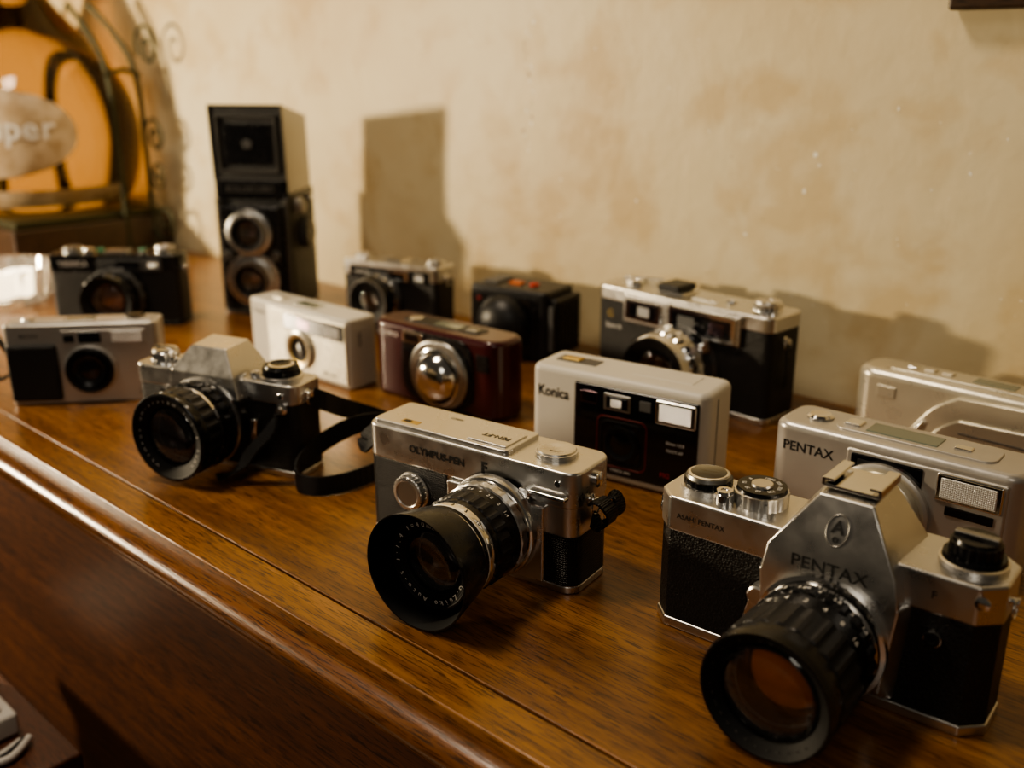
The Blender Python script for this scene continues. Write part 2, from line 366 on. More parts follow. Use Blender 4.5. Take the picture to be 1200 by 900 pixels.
# ------------------------------------------------------------------ SLR, half frame, front centre
def pen():
    W,Dp,H=13.8,3.6,6.9
    c=place('slr_camera',(-41.8,33.3),8,W,Dp)
    h=W/2; y0=-Dp/2
    out=rr(-h,h,y0,-y0,.75)
    prism(c,'bottom_plate',out,0,.42,satin,.08)
    prism(c,'body_core',rr(-h+.04,h-.04,y0+.04,-y0-.04,.72),.4,6.2,satin)
    prism(c,'leather_wrap',rr(-h-.0,h+.0,y0-.01,-y0+.01,.76),.46,3.2,grid)
    box(c,'leather_left',-h+.5,-1.2,y0-.03,y0+.2,3.1,4.75,grid,.05)
    prism(c,'leather_end',rr(-h-.01,-h+1.6,y0-.01,-y0+.01,.76),3.1,4.75,grid)
    prism(c,'top_plate',rr(-h-.03,h+.03,y0-.05,-y0+.05,.8),4.75,6.75,satin,.16)
    box(c,'front_housing',-1.0,5.2,y0-.3,y0+.3,.42,4.7,satin,.12)
    prism(c,'raised_deck',rr(-h+.35,2.6,y0+.2,-y0-.15,.3),6.6,6.98,satin,.08)
    box(c,'deck_plate',-.2,2.3,y0+.55,y0+2.6,6.9,7.06,satin,.05)
    ttext(c,'plate_text','PEN-FT',.55,1.1,y0+1.5,7.075,flip=True)
    ttext(c,'serial','128655',.3,-2.4,y0+2.6,6.99,dchrome,flip=True)
    box(c,'top_window',-4.9,-3.7,y0+.6,y0+1.05,6.92,7.0,gold,.02)
    box(c,'top_window_dark',-4.75,-4.3,y0+.68,y0+.97,6.93,7.02,ink,.01)
    knob(c,'counter_dial',4.6,.1,6.7,1.12,.38,satin,satin,.01)
    box(c,'counter_mark',4.4,4.8,-.35,-.25,7.0,7.06,ink,0)
    ftext(c,'front_text','OLYMPUS-PEN',.56,-1.85,y0-.065,5.8,sx=1.05,bold=.02)
    ftext(c,'front_letter','F',.85,1.35,y0-.065,5.85,bold=.035)
    lathe(c,'speed_dial',(-3.5,y0,3.35),F,[(1.1,0,dchrome),(1.1,.15,satin),(1.02,.18,satin,.03),(1.02,.62,satin,.03),(.95,.68,satin),(.78,.7,satin),(.73,.66,dchrome),(0,.66,dchrome)],N=96)
    cx,cz=2.2,3.03
    L=[(2.75,0,satin),(2.75,.4,satin),(2.7,.5,chrome),(2.6,.55,chrome),(2.6,.75,blk,.0),(2.62,.77,satin,.02),(2.62,1.2,satin,.02),(2.5,1.25,blk),(2.45,1.95,blk),(2.52,2.0,rubber,.03),(2.52,2.8,rubber,.03),
       (2.42,2.85,blk),(2.4,3.25,blk),(2.42,3.3,chrome),(2.42,3.75,white),(2.4,3.8,blk),(2.36,4.0,blk),(2.40,4.05,chrome),(2.40,4.25,blk),(2.36,5.5,blk)]
    lens(c,cx,cz,y0-.3,L,1.7,.35,coatA)
    lathe(c,'lens_hood',(cx,y0-.3,cz),F,[(2.36,4.25,blk),(2.56,4.26,blk),(2.62,4.5,blk),(3.0,6.45,blk),(3.0,6.55,blk),(2.92,6.55,blkm),(2.90,6.45,blkm),(2.52,4.62,blkm),(2.38,4.6,blkm),(2.36,4.25,blkm)],N=96)
    ringtext(c,'G.Zuiko Auto-S 1:1.4 f=40mm',cx,cz,y0-.3-5.42,2.03,.38,110,10,white)
    bandtext(c,['16','11','8','5.6','4','2.8','2','1.4'],cx,cz,y0-.3-1.6,2.48,.3,-50,14,white)
    bandtext(c,['1.5','2','3','5','10'],cx,cz,y0-.3-3.52,2.43,.3,-40,20,ink)
    box(c,'lever',4.4,6.6,y0-.55,y0-.1,5.35,5.6,chrome,.1)
    knob(c,'release',4.1,y0-.05,5.3,.32,.5,chrome,d=F)
    screw(c,5.9,y0-.05,6.1,.2)
    lathe(c,'end_button',(h+.02,.2,5.9),(1,0,0),[(.42,0,chrome),(.42,.2,chrome),(.3,.26,chrome),(0,.26,chrome)],N=32)
    lug(c,-h,0,5.4,-1); lug(c,h,-.2,4.9,1)
    ribbon(c,'strap_stub_a',[(h+.35,-.5,5.0),(h+1.0,-.9,5.3),(h+1.35,-.5,4.6),(h+1.0,-.1,3.8),(h+.45,.0,3.5),(h+.25,-.5,4.0)],.9,.14,strapm,[(0,1,0)]*6)
    ribbon(c,'strap_stub_b',[(h+.3,-.2,4.7),(h+.9,.5,5.0),(h+1.1,.7,4.2),(h+.5,.3,3.6)],.9,.14,strapm,[(.2,1,0)]*4)
    ribbon(c,'strap_stub_c',[(-h-.3,.0,5.3),(-h-1.0,-.1,4.9),(-h-1.9,.1,4.2),(-h-2.3,.4,4.5),(-h-1.5,.6,5.2),(-h-.4,.3,5.4)],.9,.14,strapm,[(0,.6,1)]*6)
    ribbon(c,'strap_stub_d',[(-h-.3,.0,5.0),(-h-.6,.2,4.4),(-h-.7,.2,3.6),(-h-.5,.1,3.2)],.9,.14,strapm,[(0,1,.2)]*4)
pen()

# ------------------------------------------------------------------ SLR front right
def ptx():
    W,Dp,H=15.4,3.7,7.0
    c=place('slr_camera',(-24.2,36.2),4,W,Dp); h=W/2; y0=-Dp/2
    o=chamf(-h,h,y0,-y0,.85); o2=chamf(-h+.08,h-.08,y0+.08,-y0-.08,.83)
    prism(c,'bottom_plate',o,0,.5,satin,.1)
    prism(c,'leather_body',o2,.45,5.15,leather,.05)
    prism(c,'top_plate',o,5.1,6.85,satin,.14)
    cx=1.15
    hull(c,'prism_housing',[(cx-3.0,y0-.75,5.0),(cx+3.0,y0-.75,5.0),(cx-2.75,y0-.75,6.4),(cx+2.75,y0-.75,6.4),(cx-2.9,1.6,6.6),(cx+2.9,1.6,6.6),
        (cx-1.15,y0+.55,8.75),(cx+1.15,y0+.55,8.75),(cx-1.25,1.2,8.95),(cx+1.25,1.2,8.95),(cx-3.0,1.7,5.0),(cx+3.0,1.7,5.0)],satin,.1)
    hull(c,'mirror_box',[(cx-3.0,y0-.75,5.2),(cx+3.0,y0-.75,5.2),(cx-2.6,y0-.75,1.0),(cx+2.6,y0-.75,1.0),(cx-3.3,y0+.1,5.2),(cx+3.3,y0+.1,5.2),(cx-3.0,y0+.1,.5),(cx+3.0,y0+.1,.5)],satin,.15)
    ftext(c,'front_text','PENTAX',.8,cx,y0-.765,6.0,ink,sx=1.1,bold=.005)
    yd=Vector((0,1.3,2.35)).normalized(); nn=Vector((0,-2.35,1.3)).normalized()
    ec=Vector((cx,y0-.1,7.55))+nn*.04
    text(c,'emblem','A',.8,tuple(ec+yd*.12),(1,0,0),yd,ink,ex=.02,bold=.015)
    text(c,'emblem_b','o',.5,tuple(ec-yd*.36),(1,0,0),yd,ink,ex=.02,bold=.015)
    em=[tuple(ec+Vector((1,0,0))*.46*math.cos(a*D2R)+yd*.68*math.sin(a*D2R)) for a in range(0,360,20)]
    tube(c,'emblem_ring',em,.03,dchrome,cyc=True,n=2)
    box(c,'shoe_base',cx-1.2,cx+1.2,-.9,1.5,8.9,9.05,chrome,.04)
    for s in (-1,1):
        box(c,'shoe_rail',cx+s*1.0-.25,cx+s*1.0+.25,-.9,1.5,9.2,9.32,chrome,.03)
        box(c,'shoe_side',cx+s*1.2-.07,cx+s*1.2+.07,-.9,1.5,8.95,9.3,chrome,.02)
    lathe(c,'hub_collar',(-5.9,.1,6.8),U,[(1.3,0,satin),(1.3,.3,satin),(1.15,.32,satin),(0,.32,satin)],N=60)
    knob(c,'advance_hub',-5.9,.1,6.85,1.15,.75,blk,dchrome,.03)
    lathe(c,'counter_glass',(-5.9,.1,7.5),U,[(.95,0,chrome),(.95,.12,chrome),(.85,.16,gloss),(0,.16,gloss)],N=40)
    knob(c,'shutter_button',-4.5,-1.0,6.85,.42,.65,chrome,chrome,.02)
    knob(c,'speed_dial',-3.2,.1,6.85,1.25,.85,satin,blk,.03)
    lathe(c,'dial_face',(-3.2,.1,7.62),U,[(1.12,0,blk),(1.12,.1,blk),(.5,.1,satin),(.48,.2,satin),(0,.2,satin)],N=50)
    for i,t in enumerate(['1000','500','250','125','60','30','15','8']):
        a=i*42*D2R; text(c,'dial_number',t,.26,(-3.2+.8*math.sin(a),.1+.8*math.cos(a),7.73),(math.cos(a),-math.sin(a),0),(math.sin(a),math.cos(a),0),white)
    lathe(c,'rewind_collar',(6.05,.1,6.8),U,[(1.35,0,satin),(1.35,.25,satin),(1.25,.3,blk),(1.2,.5,blk),(0,.5,blk)],N=60)
    knob(c,'rewind_knob',6.05,.1,7.3,1.02,.7,blk,blk,.04)
    hull(c,'rewind_crank',[(5.2+dx,-.1+dy,7.95+dz) for dx in (0,1.7) for dy in (0,.4) for dz in (0,.2)],dchrome,.06)
    ftext(c,'small_text','ASAHI PENTAX',.36,-5.2,y0-.01,5.95,ink)
    ftext(c,'small_letter','F',.5,5.2,y0-.01,5.95,ink)
    hull(c,'self_timer',[(-3.35+cx,y0-.7,3.9),(-2.75+cx,y0-.7,3.9),(-3.75+cx,y0-.7,2.1),(-3.2+cx,y0-.7,1.9),(-3.35+cx,y0-.35,3.9),(-2.75+cx,y0-.35,3.9),(-3.75+cx,y0-.4,2.1),(-3.2+cx,y0-.4,1.9)],satin,.12)
    lathe(c,'timer_hub',(cx-3.05,y0,3.6),F,[(.5,0,satin),(.5,.65,satin),(.4,.72,satin),(0,.72,satin)],N=36)
    lug(c,-h+.1,-.3,5.9,-1); lug(c,h-.1,-.3,5.9,1)
    screw(c,7.0,y0-.0,6.2,.3)
    knob(c,'sync_socket',5.4,y0,4.1,.35,.25,chrome,blkm,0,d=F)
    cz=2.88
    L=[(2.85,0,chrome),(2.85,.35,chrome),(2.65,.4,blk),(2.6,.55,chrome),(2.6,.85,blk,.0),(2.7,.9,blk,.05),(2.7,1.5,blk,.05),(2.6,1.55,blk),(2.6,2.55,blk),(2.74,2.6,rubber,.035),(2.74,4.4,rubber,.035),
       (2.66,4.45,blk),(2.64,5.0,blk),(2.76,5.05,blk),(2.76,5.4,blk),(2.72,5.5,blk),(2.70,5.65,blk)]
    lens(c,cx,cz,y0-.75,L,2.1,.45,coatA)
    ringtext(c,'Super-Takumar 1:1.4/50',cx,cz,y0-.75-5.46,2.4,.34,130,11,grey)
    bandtext(c,['16','8','4','2','4','8','16'],cx,cz,y0-.75-2.05,2.61,.4,-55,18,white)
    bandtext(c,['16','11','8','5.6','4','2.8','2','1.4'],cx,cz,y0-.75-1.2,2.71,.3,-60,16,white)
ptx()

# ------------------------------------------------------------------ SLR left, with strap
def om():
    W,Dp=13.4,3.1
    th=18; FR=(-50.7,34.7); t=th*D2R
    FL=(FR[0]-W*math.cos(t),FR[1]-W*math.sin(t))
    c=place('slr_camera',FL,th,W,Dp); h=W/2; y0=-Dp/2
    prism(c,'bottom_plate',rr(-h,h,y0,-y0,.7),0,.4,satin,.08)
    prism(c,'leather_body',rr(-h+.05,h-.05,y0+.05,-y0-.05,.68),.38,5.05,leather)
    prism(c,'top_plate',rr(-h,h,y0,-y0,.7),5.0,6.35,satin,.12)
    cx=-.3
    hull(c,'prism_housing',[(cx-2.9,y0-.55,5.0),(cx+2.9,y0-.55,5.0),(cx-2.6,y0-.55,6.5),(cx+2.6,y0-.55,6.5),(cx-2.9,1.4,5.0),(cx+2.9,1.4,5.0),(cx-2.8,1.4,6.6),(cx+2.8,1.4,6.6),
        (cx-1.4,y0+.4,8.1),(cx+1.4,y0+.4,8.1),(cx-1.5,1.1,8.3),(cx+1.5,1.1,8.3)],satin,.1)
    ftext(c,'front_text','OLYMPUS',.62,cx,y0-.56,5.8,ink,sx=1.05,bold=.01)
    hull(c,'mirror_box',[(cx-2.9,y0-.5,5.0),(cx+2.9,y0-.5,5.0),(cx-2.6,y0-.5,.6),(cx+2.6,y0-.5,.6),(cx-3.2,y0+.1,5.0),(cx+3.2,y0+.1,5.0),(cx-3.0,y0+.1,.4),(cx+3.0,y0+.1,.4)],blk,.1)
    lathe(c,'dial_collar',(4.6,0,6.3),U,[(1.4,0,satin),(1.4,.25,satin),(1.3,.3,blk),(0,.3,blk)],N=60)
    knob(c,'film_dial',4.6,0,6.5,1.22,.75,blk,blk,.03)
    lathe(c,'dial_cap',(4.6,0,7.1),U,[(.85,0,chrome),(.85,.15,chrome),(.7,.2,blk),(0,.2,blk)],N=40)
    knob(c,'small_button',2.95,-.6,6.3,.35,.4,chrome,chrome,.02)
    knob(c,'rewind_knob',-5.2,0,6.3,.95,.85,chrome,satin,.04)
    hull(c,'rewind_crank',[(-6.0+dx,-.15+dy,7.2+dz) for dx in (0,1.6) for dy in (0,.3) for dz in (0,.12)],chrome,.03)
    box(c,'power_switch',-3.95,-3.5,-.6,.2,6.3,6.7,chrome,.06)
    knob(c,'sync_socket',-4.0,y0,4.6,.38,.35,chrome,blkm,0,d=F)
    hull(c,'self_timer',[(3.4,y0-.5,3.9),(3.9,y0-.5,3.9),(3.3,y0-.5,2.4),(3.7,y0-.5,2.3),(3.4,y0-.1,3.9),(3.9,y0-.1,3.9),(3.3,y0-.2,2.4),(3.7,y0-.2,2.3)],chrome,.08)
    lug(c,-h,-.2,5.6,-1); lug(c,h,-.2,5.6,1); screw(c,5.6,y0,5.6,.22)
    lathe(c,'front_lug',(5.7,y0-.02,4.8),F,[(.4,0,chrome),(.4,.1,chrome),(.2,.2,chrome),(.2,.5,chrome),(0,.5,chrome)],N=24)
    cz=3.25
    L=[(3.0,0,satin),(3.0,.2,satin),(2.85,.25,blk),(2.85,.6,blk,.04),(2.95,.65,blk,.04),(2.95,1.2,blk,.04),(2.75,1.25,blk),(2.75,1.5,chrome),(2.78,1.52,chrome),(2.78,1.7,blk),(2.75,1.75,blk),(2.9,1.8,rubber,.035),(2.9,2.8,rubber,.035),(2.8,2.85,blk),(2.75,3.2,blk),(2.95,3.3,blk,.03),(2.95,3.6,blk),(2.85,3.7,blk)]
    lens(c,cx,cz,y0-.5,L,2.0,.45,coatB)
    ringtext(c,'OLYMPUS OM-SYSTEM 1:1.8 50mm',cx,cz,y0-.5-3.52,2.42,.34,-150,10.5,white)
    bandtext(c,['16','8','4','2','4','8','16'],cx,cz,y0-.5-1.5,2.76,.3,-55,18,ink)
    ribbon(c,'strap_front',[(5.7,y0-.6,4.6),(5.4,y0-1.1,3.6),(4.4,y0-1.6,2.4),(3.6,y0-1.9,1.3),(2.9,y0-2.4,.62),(2.4,y0-3.0,.6)],1.0,.13,strapm,[(0.3,.0,1),(1,-.1,.4),(1,-.2,.3),(1,-.3,.3),(.5,-1,.1),(.5,-1,0)])
    ribbon(c,'strap_loop',[(h+.3,-.2,5.4),(h+.7,.6,4.9),(h+.8,2.2,4.0),(h+1.0,4.2,3.0),(h+2.0,5.8,2.0),(h+3.6,6.0,1.0),(h+4.6,4.2,.66),(h+4.7,1.6,.66),(h+4.0,-1.2,.66),(h+2.7,-3.0,.66),(h+1.1,-3.2,.75),(h+.2,-1.8,1.2),(h+.5,.2,2.0),(h+1.9,1.6,2.9),(h+3.2,2.8,3.1),(h+4.0,4.2,2.4)],1.25,.14,strapm)
om()

# ------------------------------------------------------------------ twin lens reflex
def tlr():
    W,Dp=8.0,8.6
    c=place('twin_lens_reflex_camera',(-93.7,56.0),36,W,Dp); h=W/2; y0=-Dp/2
    prism(c,'base_plate',rr(-h,h,y0,-y0,.5),0,.3,dchrome,.05)
    prism(c,'leather_body',rr(-h,h,y0+.2,-y0,.5),.25,12.3,leather,.05)
    prism(c,'top_frame',rr(-h,h,y0+.1,-y0,.5),12.2,12.7,blk,.1)
    box(c,'front_standard',-3.3,3.3,y0-.9,y0+.25,1.2,11.6,blk,.3)
    for sx in (-1,1): box(c,'front_rail',sx*3.6-.3,sx*3.6+.3,y0-.05,y0+.3,.4,12.2,grey2,.1)
    for cz,nm in ((8.9,'viewing_lens'),(4.0,'taking_lens')):
        lens(c,0,cz,y0-.9,[(2.45,0,dchrome),(2.45,.5,dchrome),(2.3,.6,satin),(2.0,.65,dchrome),(1.95,.7,grey2),(1.95,1.1,dchrome),(1.9,1.2,dchrome)],1.35,.3,coatB,name=nm,lip=.2,N=64)
    lathe(c,'shutter_ring',(0,y0-.9,4.0),F,[(2.85,0,dchrome),(2.85,.35,satin),(2.5,.4,dchrome),(2.2,.4,dchrome)],N=64)
    box(c,'lens_bridge',-1.0,1.0,y0-1.35,y0-.8,5.5,7.5,dchrome,.15)
    for sx in (-1,1): knob(c,'thumb_wheel',sx*2.5,y0-.9,6.45,.55,.4,dchrome,grey2,.05,d=F)
    box(c,'name_plate',-3.4,3.4,y0-.05,y0+.35,12.45,14.1,blk,.12)
    text(c,'name_text','ROLLEICORD',.9,(0,y0-.08,13.25),(1,0,0),(0,0,1),dchrome,ex=.04,sx=.95,bold=.01)
    def panel(nm,pts,m=blk,t=None):
        return hull(c,nm,pts,m,.06)
    zt,zb=21.7,12.7; a=3.9; f0=y0+.3; f1=y0+.0; b0=3.4; b1=3.0
    panel('hood_front',[(-a,f0,14.0),(a,f0,14.0),(-a,f0+.18,14.0),(a,f0+.18,14.0),(-a,f1,zt),(a,f1,zt),(-a,f1+.18,zt),(a,f1+.18,zt)],leather)
    panel('hood_front_low',[(-a,f0,zb),(a,f0,zb),(-a,f0+.18,zb),(a,f0+.18,zb),(-a,f0,14.1),(a,f0,14.1),(-a,f0+.18,14.1),(a,f0+.18,14.1)])
    panel('hood_back',[(-a,b0,zb),(a,b0,zb),(-a,b0+.18,zb),(a,b0+.18,zb),(-a,b1,zt-1.4),(a,b1,zt-1.4),(-a,b1+.18,zt-1.4),(a,b1+.18,zt-1.4)])
    for s in (-1,1):
        panel('hood_side',[(s*a,f0+.1,zb),(s*(a-.15),f0+.1,zb),(s*a,b0,zb),(s*(a-.15),b0,zb),(s*a,f1+.1,zt),(s*(a-.15),f1+.1,zt),(s*a,f1+3.4,zt-.6),(s*(a-.15),f1+3.4,zt-.6),(s*a,b1,zt-1.4),(s*(a-.15),b1,zt-1.4)],dchrome)
    def ft(x,z,y=0):
        return f0+(f1-f0)*(z-14)/(zt-14)-.05+y
    for (x0,x1,z0,z1) in ((-3.2,3.2,20.4,20.65),(-3.2,3.2,14.9,15.15),(-3.2,-2.95,15.1,20.5),(2.95,3.2,15.1,20.5)):
        hull(c,'embossed_frame',[(x,ft(x,z)+dy,z) for x in (x0,x1) for z in (z0,z1) for dy in (-.12,.15)],grey2,.04)
    for (x0,x1,z0,z1) in ((-a,a,21.5,21.7),(-a,-a+.16,14.2,21.6),(a-.16,a,14.2,21.6),(-a,a,14.1,14.28)):
        hull(c,'panel_rim',[(x,ft(x,z)+dy,z) for x in (x0,x1) for z in (z0,z1) for dy in (-.06,.15)],grey2,.03)
    hull(c,'magnifier_cover',[(x,ft(x,z)+dy,z) for x in (-2.4,2.4) for z in (15.7,19.8) for dy in (-.07,.1)],blk,.05)
    hull(c,'emblem',[(.6*math.cos(k*D2R),ft(0,17.8)+dy,17.8+.55*math.sin(k*D2R)) for k in (90,18+0,-54,-126,162) for dy in (-.14,.1)],dchrome,.04)
    knob(c,'focus_knob',h,.2,8.2,1.7,.8,grey,blk,.04,d=(1,0,0))
    knob(c,'wind_knob',h,-1.5,11.3,.8,.7,chrome,dchrome,.05,d=(1,0,0))
    knob(c,'strap_post',h,1.6,11.7,.4,.7,chrome,chrome,.02,d=(1,0,0))
    knob(c,'spool_knob',-h,.2,3.2,.9,.5,dchrome,dchrome,.05,d=(-1,0,0))
tlr()

# ------------------------------------------------------------------ big rangefinder at the back
def yas():
    W,Dp=16.9,4.4
    c=place('rangefinder_camera',(-50.1,65.0),-4,W,Dp); h=W/2; y0=-Dp/2
    prism(c,'bottom_plate',rr(-h,h,y0,-y0,.8),0,.5,satin,.1)
    prism(c,'leather_body',rr(-h+.04,h-.04,y0+.04,-y0-.04,.78),.45,7.2,leather)
    prism(c,'top_plate',rr(-h,h,y0,-y0,.8),7.1,8.3,satin,.16)
    box(c,'window_panel',-5.3,6.0,y0-.35,y0+.2,5.7,8.1,satin,.18)
    box(c,'window_a_frame',-5.0,-1.3,y0-.5,y0-.2,6.0,7.7,chrome,.12); box(c,'window_a',-4.5,-1.8,y0-.55,y0-.3,6.3,7.4,gloss,.05)
    box(c,'window_a_eye',-3.6,-2.4,y0-.58,y0-.3,6.45,7.25,flash,.05)
    box(c,'window_b_frame',-.6,5.7,y0-.5,y0-.2,5.8,7.9,chrome,.12); box(c,'window_b',-.2,5.3,y0-.55,y0-.3,6.1,7.55,gloss,.05)
    box(c,'window_b_bright',.4,2.0,y0-.58,y0-.3,6.3,7.3,grey,.05); box(c,'window_b_eye',3.4,4.7,y0-.58,y0-.3,6.3,7.3,coatB,.05)
    ftext(c,'badge','G',.9,-6.9,y0-.0,6.0,gold); ftext(c,'script_text','Electro 35',.5,-6.5,y0-.0,5.0,white,sx=.8)
    cx,cz=.9,3.3
    L=[(3.25,0,satin),(3.25,.5,satin),(3.2,.6,chrome),(3.2,1.2,chrome,.03),(3.2,1.7,satin,.03),(3.1,1.8,satin),(3.05,2.3,satin),(3.15,2.4,chrome,.04),(3.15,3.0,chrome,.04),(3.0,3.1,satin),(2.95,3.9,satin),(2.9,4.0,blk),(2.85,4.15,blk)]
    lens(c,cx,cz,y0,L,1.9,.5,coatB)
    bandtext(c,['16','11','8','5.6','4','2.8','2'],cx,cz,y0-2.05,3.07,.36,-30,17,ink)
    box(c,'hot_shoe',-3.1,-.6,-.9,1.4,8.25,8.45,chrome,.05)
    box(c,'shoe_cover',-2.9,-.8,-1.2,1.2,8.5,9.05,blkp,.12)
    knob(c,'shutter_button',-5.6,-.5,8.25,.6,.5,chrome,chrome,.03); knob(c,'advance_pivot',-6.6,.7,8.25,.9,.4,satin,satin,.03)
    hull(c,'advance_lever',[(-7.6,.2,8.5),(-4.4,1.6,8.5),(-4.6,1.9,8.5),(-7.4,1.0,8.5),(-7.6,.2,8.7),(-4.4,1.6,8.7),(-4.6,1.9,8.7),(-7.4,1.0,8.7)],chrome,.08)
    knob(c,'rewind_knob',6.5,.2,8.25,1.1,.75,chrome,satin,.04)
    knob(c,'battery_lamp',3.3,.2,8.25,.45,.25,chrome,chrome,.0); box(c,'top_rib',0.4,2.6,-1.0,-.6,8.25,8.4,satin,.05)
    lug(c,-h,-.3,6.4,-1); lug(c,h,-.3,6.4,1)
    ribbon(c,'wrist_strap',[(h+.3,-.3,6.0),(h+.6,-.6,4.8),(h+.5,-.4,3.6),(h+.3,-.2,2.8)],.5,.15,strapm,[(0,1,0)]*4)
yas()

# ------------------------------------------------------------------ small silver/black rangefinder
def small():
    W,Dp=11.3,3.6
    c=place('rangefinder_camera',(-79.8,61.4),14,W,Dp); h=W/2; y0=-Dp/2
    prism(c,'bottom_plate',rr(-h,h,y0,-y0,.6),0,.4,satin,.08)
    prism(c,'leather_body',rr(-h+.04,h-.04,y0+.04,-y0-.04,.58),.38,5.6,leather)
    prism(c,'top_plate',rr(-h,h,y0,-y0,.6),5.5,7.0,satin,.14)
    box(c,'window_strip',-4.6,4.8,y0-.12,y0+.1,5.3,6.5,blk,.08)
    box(c,'finder_frame',-.2,2.4,y0-.2,y0,5.4,6.4,chrome,.06); box(c,'finder',.1,2.1,y0-.23,y0,5.6,6.2,gloss,.03)
    box(c,'rf_window',3.2,4.2,y0-.16,y0,5.6,6.2,flash,.03)
    ftext(c,'front_text','AUTO S2',.45,-3.0,y0-.14,5.95,white)
    L=[(2.6,0,grey),(2.6,.4,grey),(2.5,.5,chrome,.03),(2.5,.9,chrome,.03),(2.4,1.0,blk),(2.4,1.8,blk,.03),(2.3,1.9,blk),(2.2,2.3,dchrome)]
    lens(c,-1.0,3.5,y0,L,1.3,.4,coatB,N=64)
    knob(c,'rewind_knob',4.4,.1,6.95,.9,.5,chrome,satin,.04); knob(c,'shutter_button',-3.6,-.3,6.95,.5,.4,chrome,chrome,.02)
    knob(c,'advance',-4.6,.4,6.95,.8,.35,satin,satin,.03); box(c,'shoe',-.9,.9,-.8,1.0,6.95,7.2,chrome,.05)
    lug(c,h,-.2,5.9,1); lug(c,-h,-.2,5.9,-1)
small()

# ------------------------------------------------------------------ black rangefinder, far left
def blkrf():
    W,Dp=13.2,3.8
    c=place('rangefinder_camera',(-101.8,41.3),42,W,Dp); h=W/2; y0=-Dp/2
    prism(c,'bottom_plate',rr(-h,h,y0,-y0,.6),0,.4,blk,.08)
    prism(c,'leather_body',rr(-h+.04,h-.04,y0+.04,-y0-.04,.58),.38,5.6,leather)
    prism(c,'top_plate',rr(-h,h,y0,-y0,.6),5.55,7.3,blk,.14)
    box(c,'window_strip',-1.5,5.0,y0-.12,y0+.1,5.7,6.9,grey,.08)
    box(c,'finder',.4,2.8,y0-.16,y0,5.9,6.7,gloss,.03); box(c,'rf_window',3.6,4.6,y0-.16,y0,6.0,6.6,flash,.03)
    ftext(c,'front_text','YASHICA',.8,-4.0,y0-.01,6.4,white,sx=.9)
    L=[(3.1,0,blk),(3.1,.5,blk),(3.0,.6,grey,.03),(3.0,1.1,grey,.03),(2.8,1.2,blk),(2.8,2.0,blk,.04),(2.8,2.6,blk,.04),(2.65,2.7,dchrome),(2.65,2.8,blk),(2.6,3.2,blk)]
    lens(c,.2,3.15,y0,L,1.7,.5,coatB,N=64)
    knob(c,'rewind_knob',4.8,.1,7.25,1.0,.7,chrome,satin,.04); knob(c,'shutter_button',-2.9,-.3,7.25,.55,.5,chrome,chrome,.02)
    knob(c,'advance',-4.8,.4,7.25,1.0,.5,satin,dchrome,.03); box(c,'shoe',-1.1,1.1,-.8,1.0,7.25,7.5,dchrome,.05)
    knob(c,'top_lamp',-1.9,.3,7.25,.4,.35,green,green,0); knob(c,'top_lamp_b',2.4,.3,7.25,.4,.3,chrome,green,0)
    lug(c,h,-.2,5.9,1); lug(c,-h,-.2,5.9,-1)
blkrf()

# ------------------------------------------------------------------ compacts
def konica():
    W,Dp,H=12.6,4.0,7.1
    c=place('compact_camera',(-41.7,47.2),9,W,Dp); h=W/2; y0=-Dp/2
    prism(c,'shell',rr(-h,h,y0,-y0,.7),0,H,ivory,.45,seg=5)
    box(c,'front_panel',-2.9,h-.55,y0-.14,y0+.2,.55,6.45,gloss,.12)
    ftext(c,'brand_text','Konica',1.0,-4.55,y0-.01,5.35,ink,sx=.85,bold=.02)
    box(c,'flash_bezel',2.9,5.6,y0-.24,y0,4.75,6.3,chrome,.12); box(c,'flash_window',3.15,5.35,y0-.28,y0,4.95,6.1,flash,.06)
    box(c,'finder_bezel',-.7,1.2,y0-.2,y0,5.0,6.1,dchrome,.06); box(c,'finder',-.5,1.0,y0-.25,y0,5.15,5.95,gloss,.04); box(c,'finder_dark',-.2,.6,y0-.27,y0,5.25,5.8,flash,.04)
    box(c,'af_window_a',-2.4,-1.2,y0-.18,y0,5.2,6.0,coatB,.05); box(c,'af_window_b',1.8,2.6,y0-.18,y0,5.3,6.0,grey,.05)
    def frame(nm,x0,x1,z0,z1,r,t,m):
        q=[(p[0],y0-.14,p[1]) for p in rr(x0,x1,z0,z1,r)]; tube(c,nm,q,t,m,cyc=True,smooth=False)
    frame('red_frame',-1.15,2.35,1.2,4.55,.5,.03,dred); frame('inner_frame',-.8,2.0,1.5,4.25,.4,.06,blkm)
    lathe(c,'lens_ring',(.6,y0-.14,2.85),F,[(1.25,0,blk),(1.25,.14,blk),(1.05,.18,blkm),(.8,.05,blkm),(.75,.05,gloss),(.4,.13,gloss),(0,.15,gloss)],N=48)
    ftext(c,'small_text','35mm 1:2.8',.26,4.3,y0-.15,3.6,white); ftext(c,'small_text_b','MULTI AF',.26,4.3,y0-.15,3.1,white)
    ftext(c,'red_text','MG',.45,3.7,y0-.15,1.4,red); ftext(c,'lens_text','KONICA LENS',.22,.6,y0-.15,.95,white)
    box(c,'top_plate',-5.3,-2.3,y0+1.5,y0+2.7,H-.08,H+.06,grey,.05); box(c,'top_button',-4.9,-3.6,y0+1.7,y0+2.5,H,H+.16,gold,.08)
    box(c,'top_panel',.5,4.6,y0+1.4,y0+3.2,H-.08,H+.03,ivory,.04)
    box(c,'side_door_seam',h-.02,h+.02,-.6,-.5,.6,6.5,grey,0)
konica()

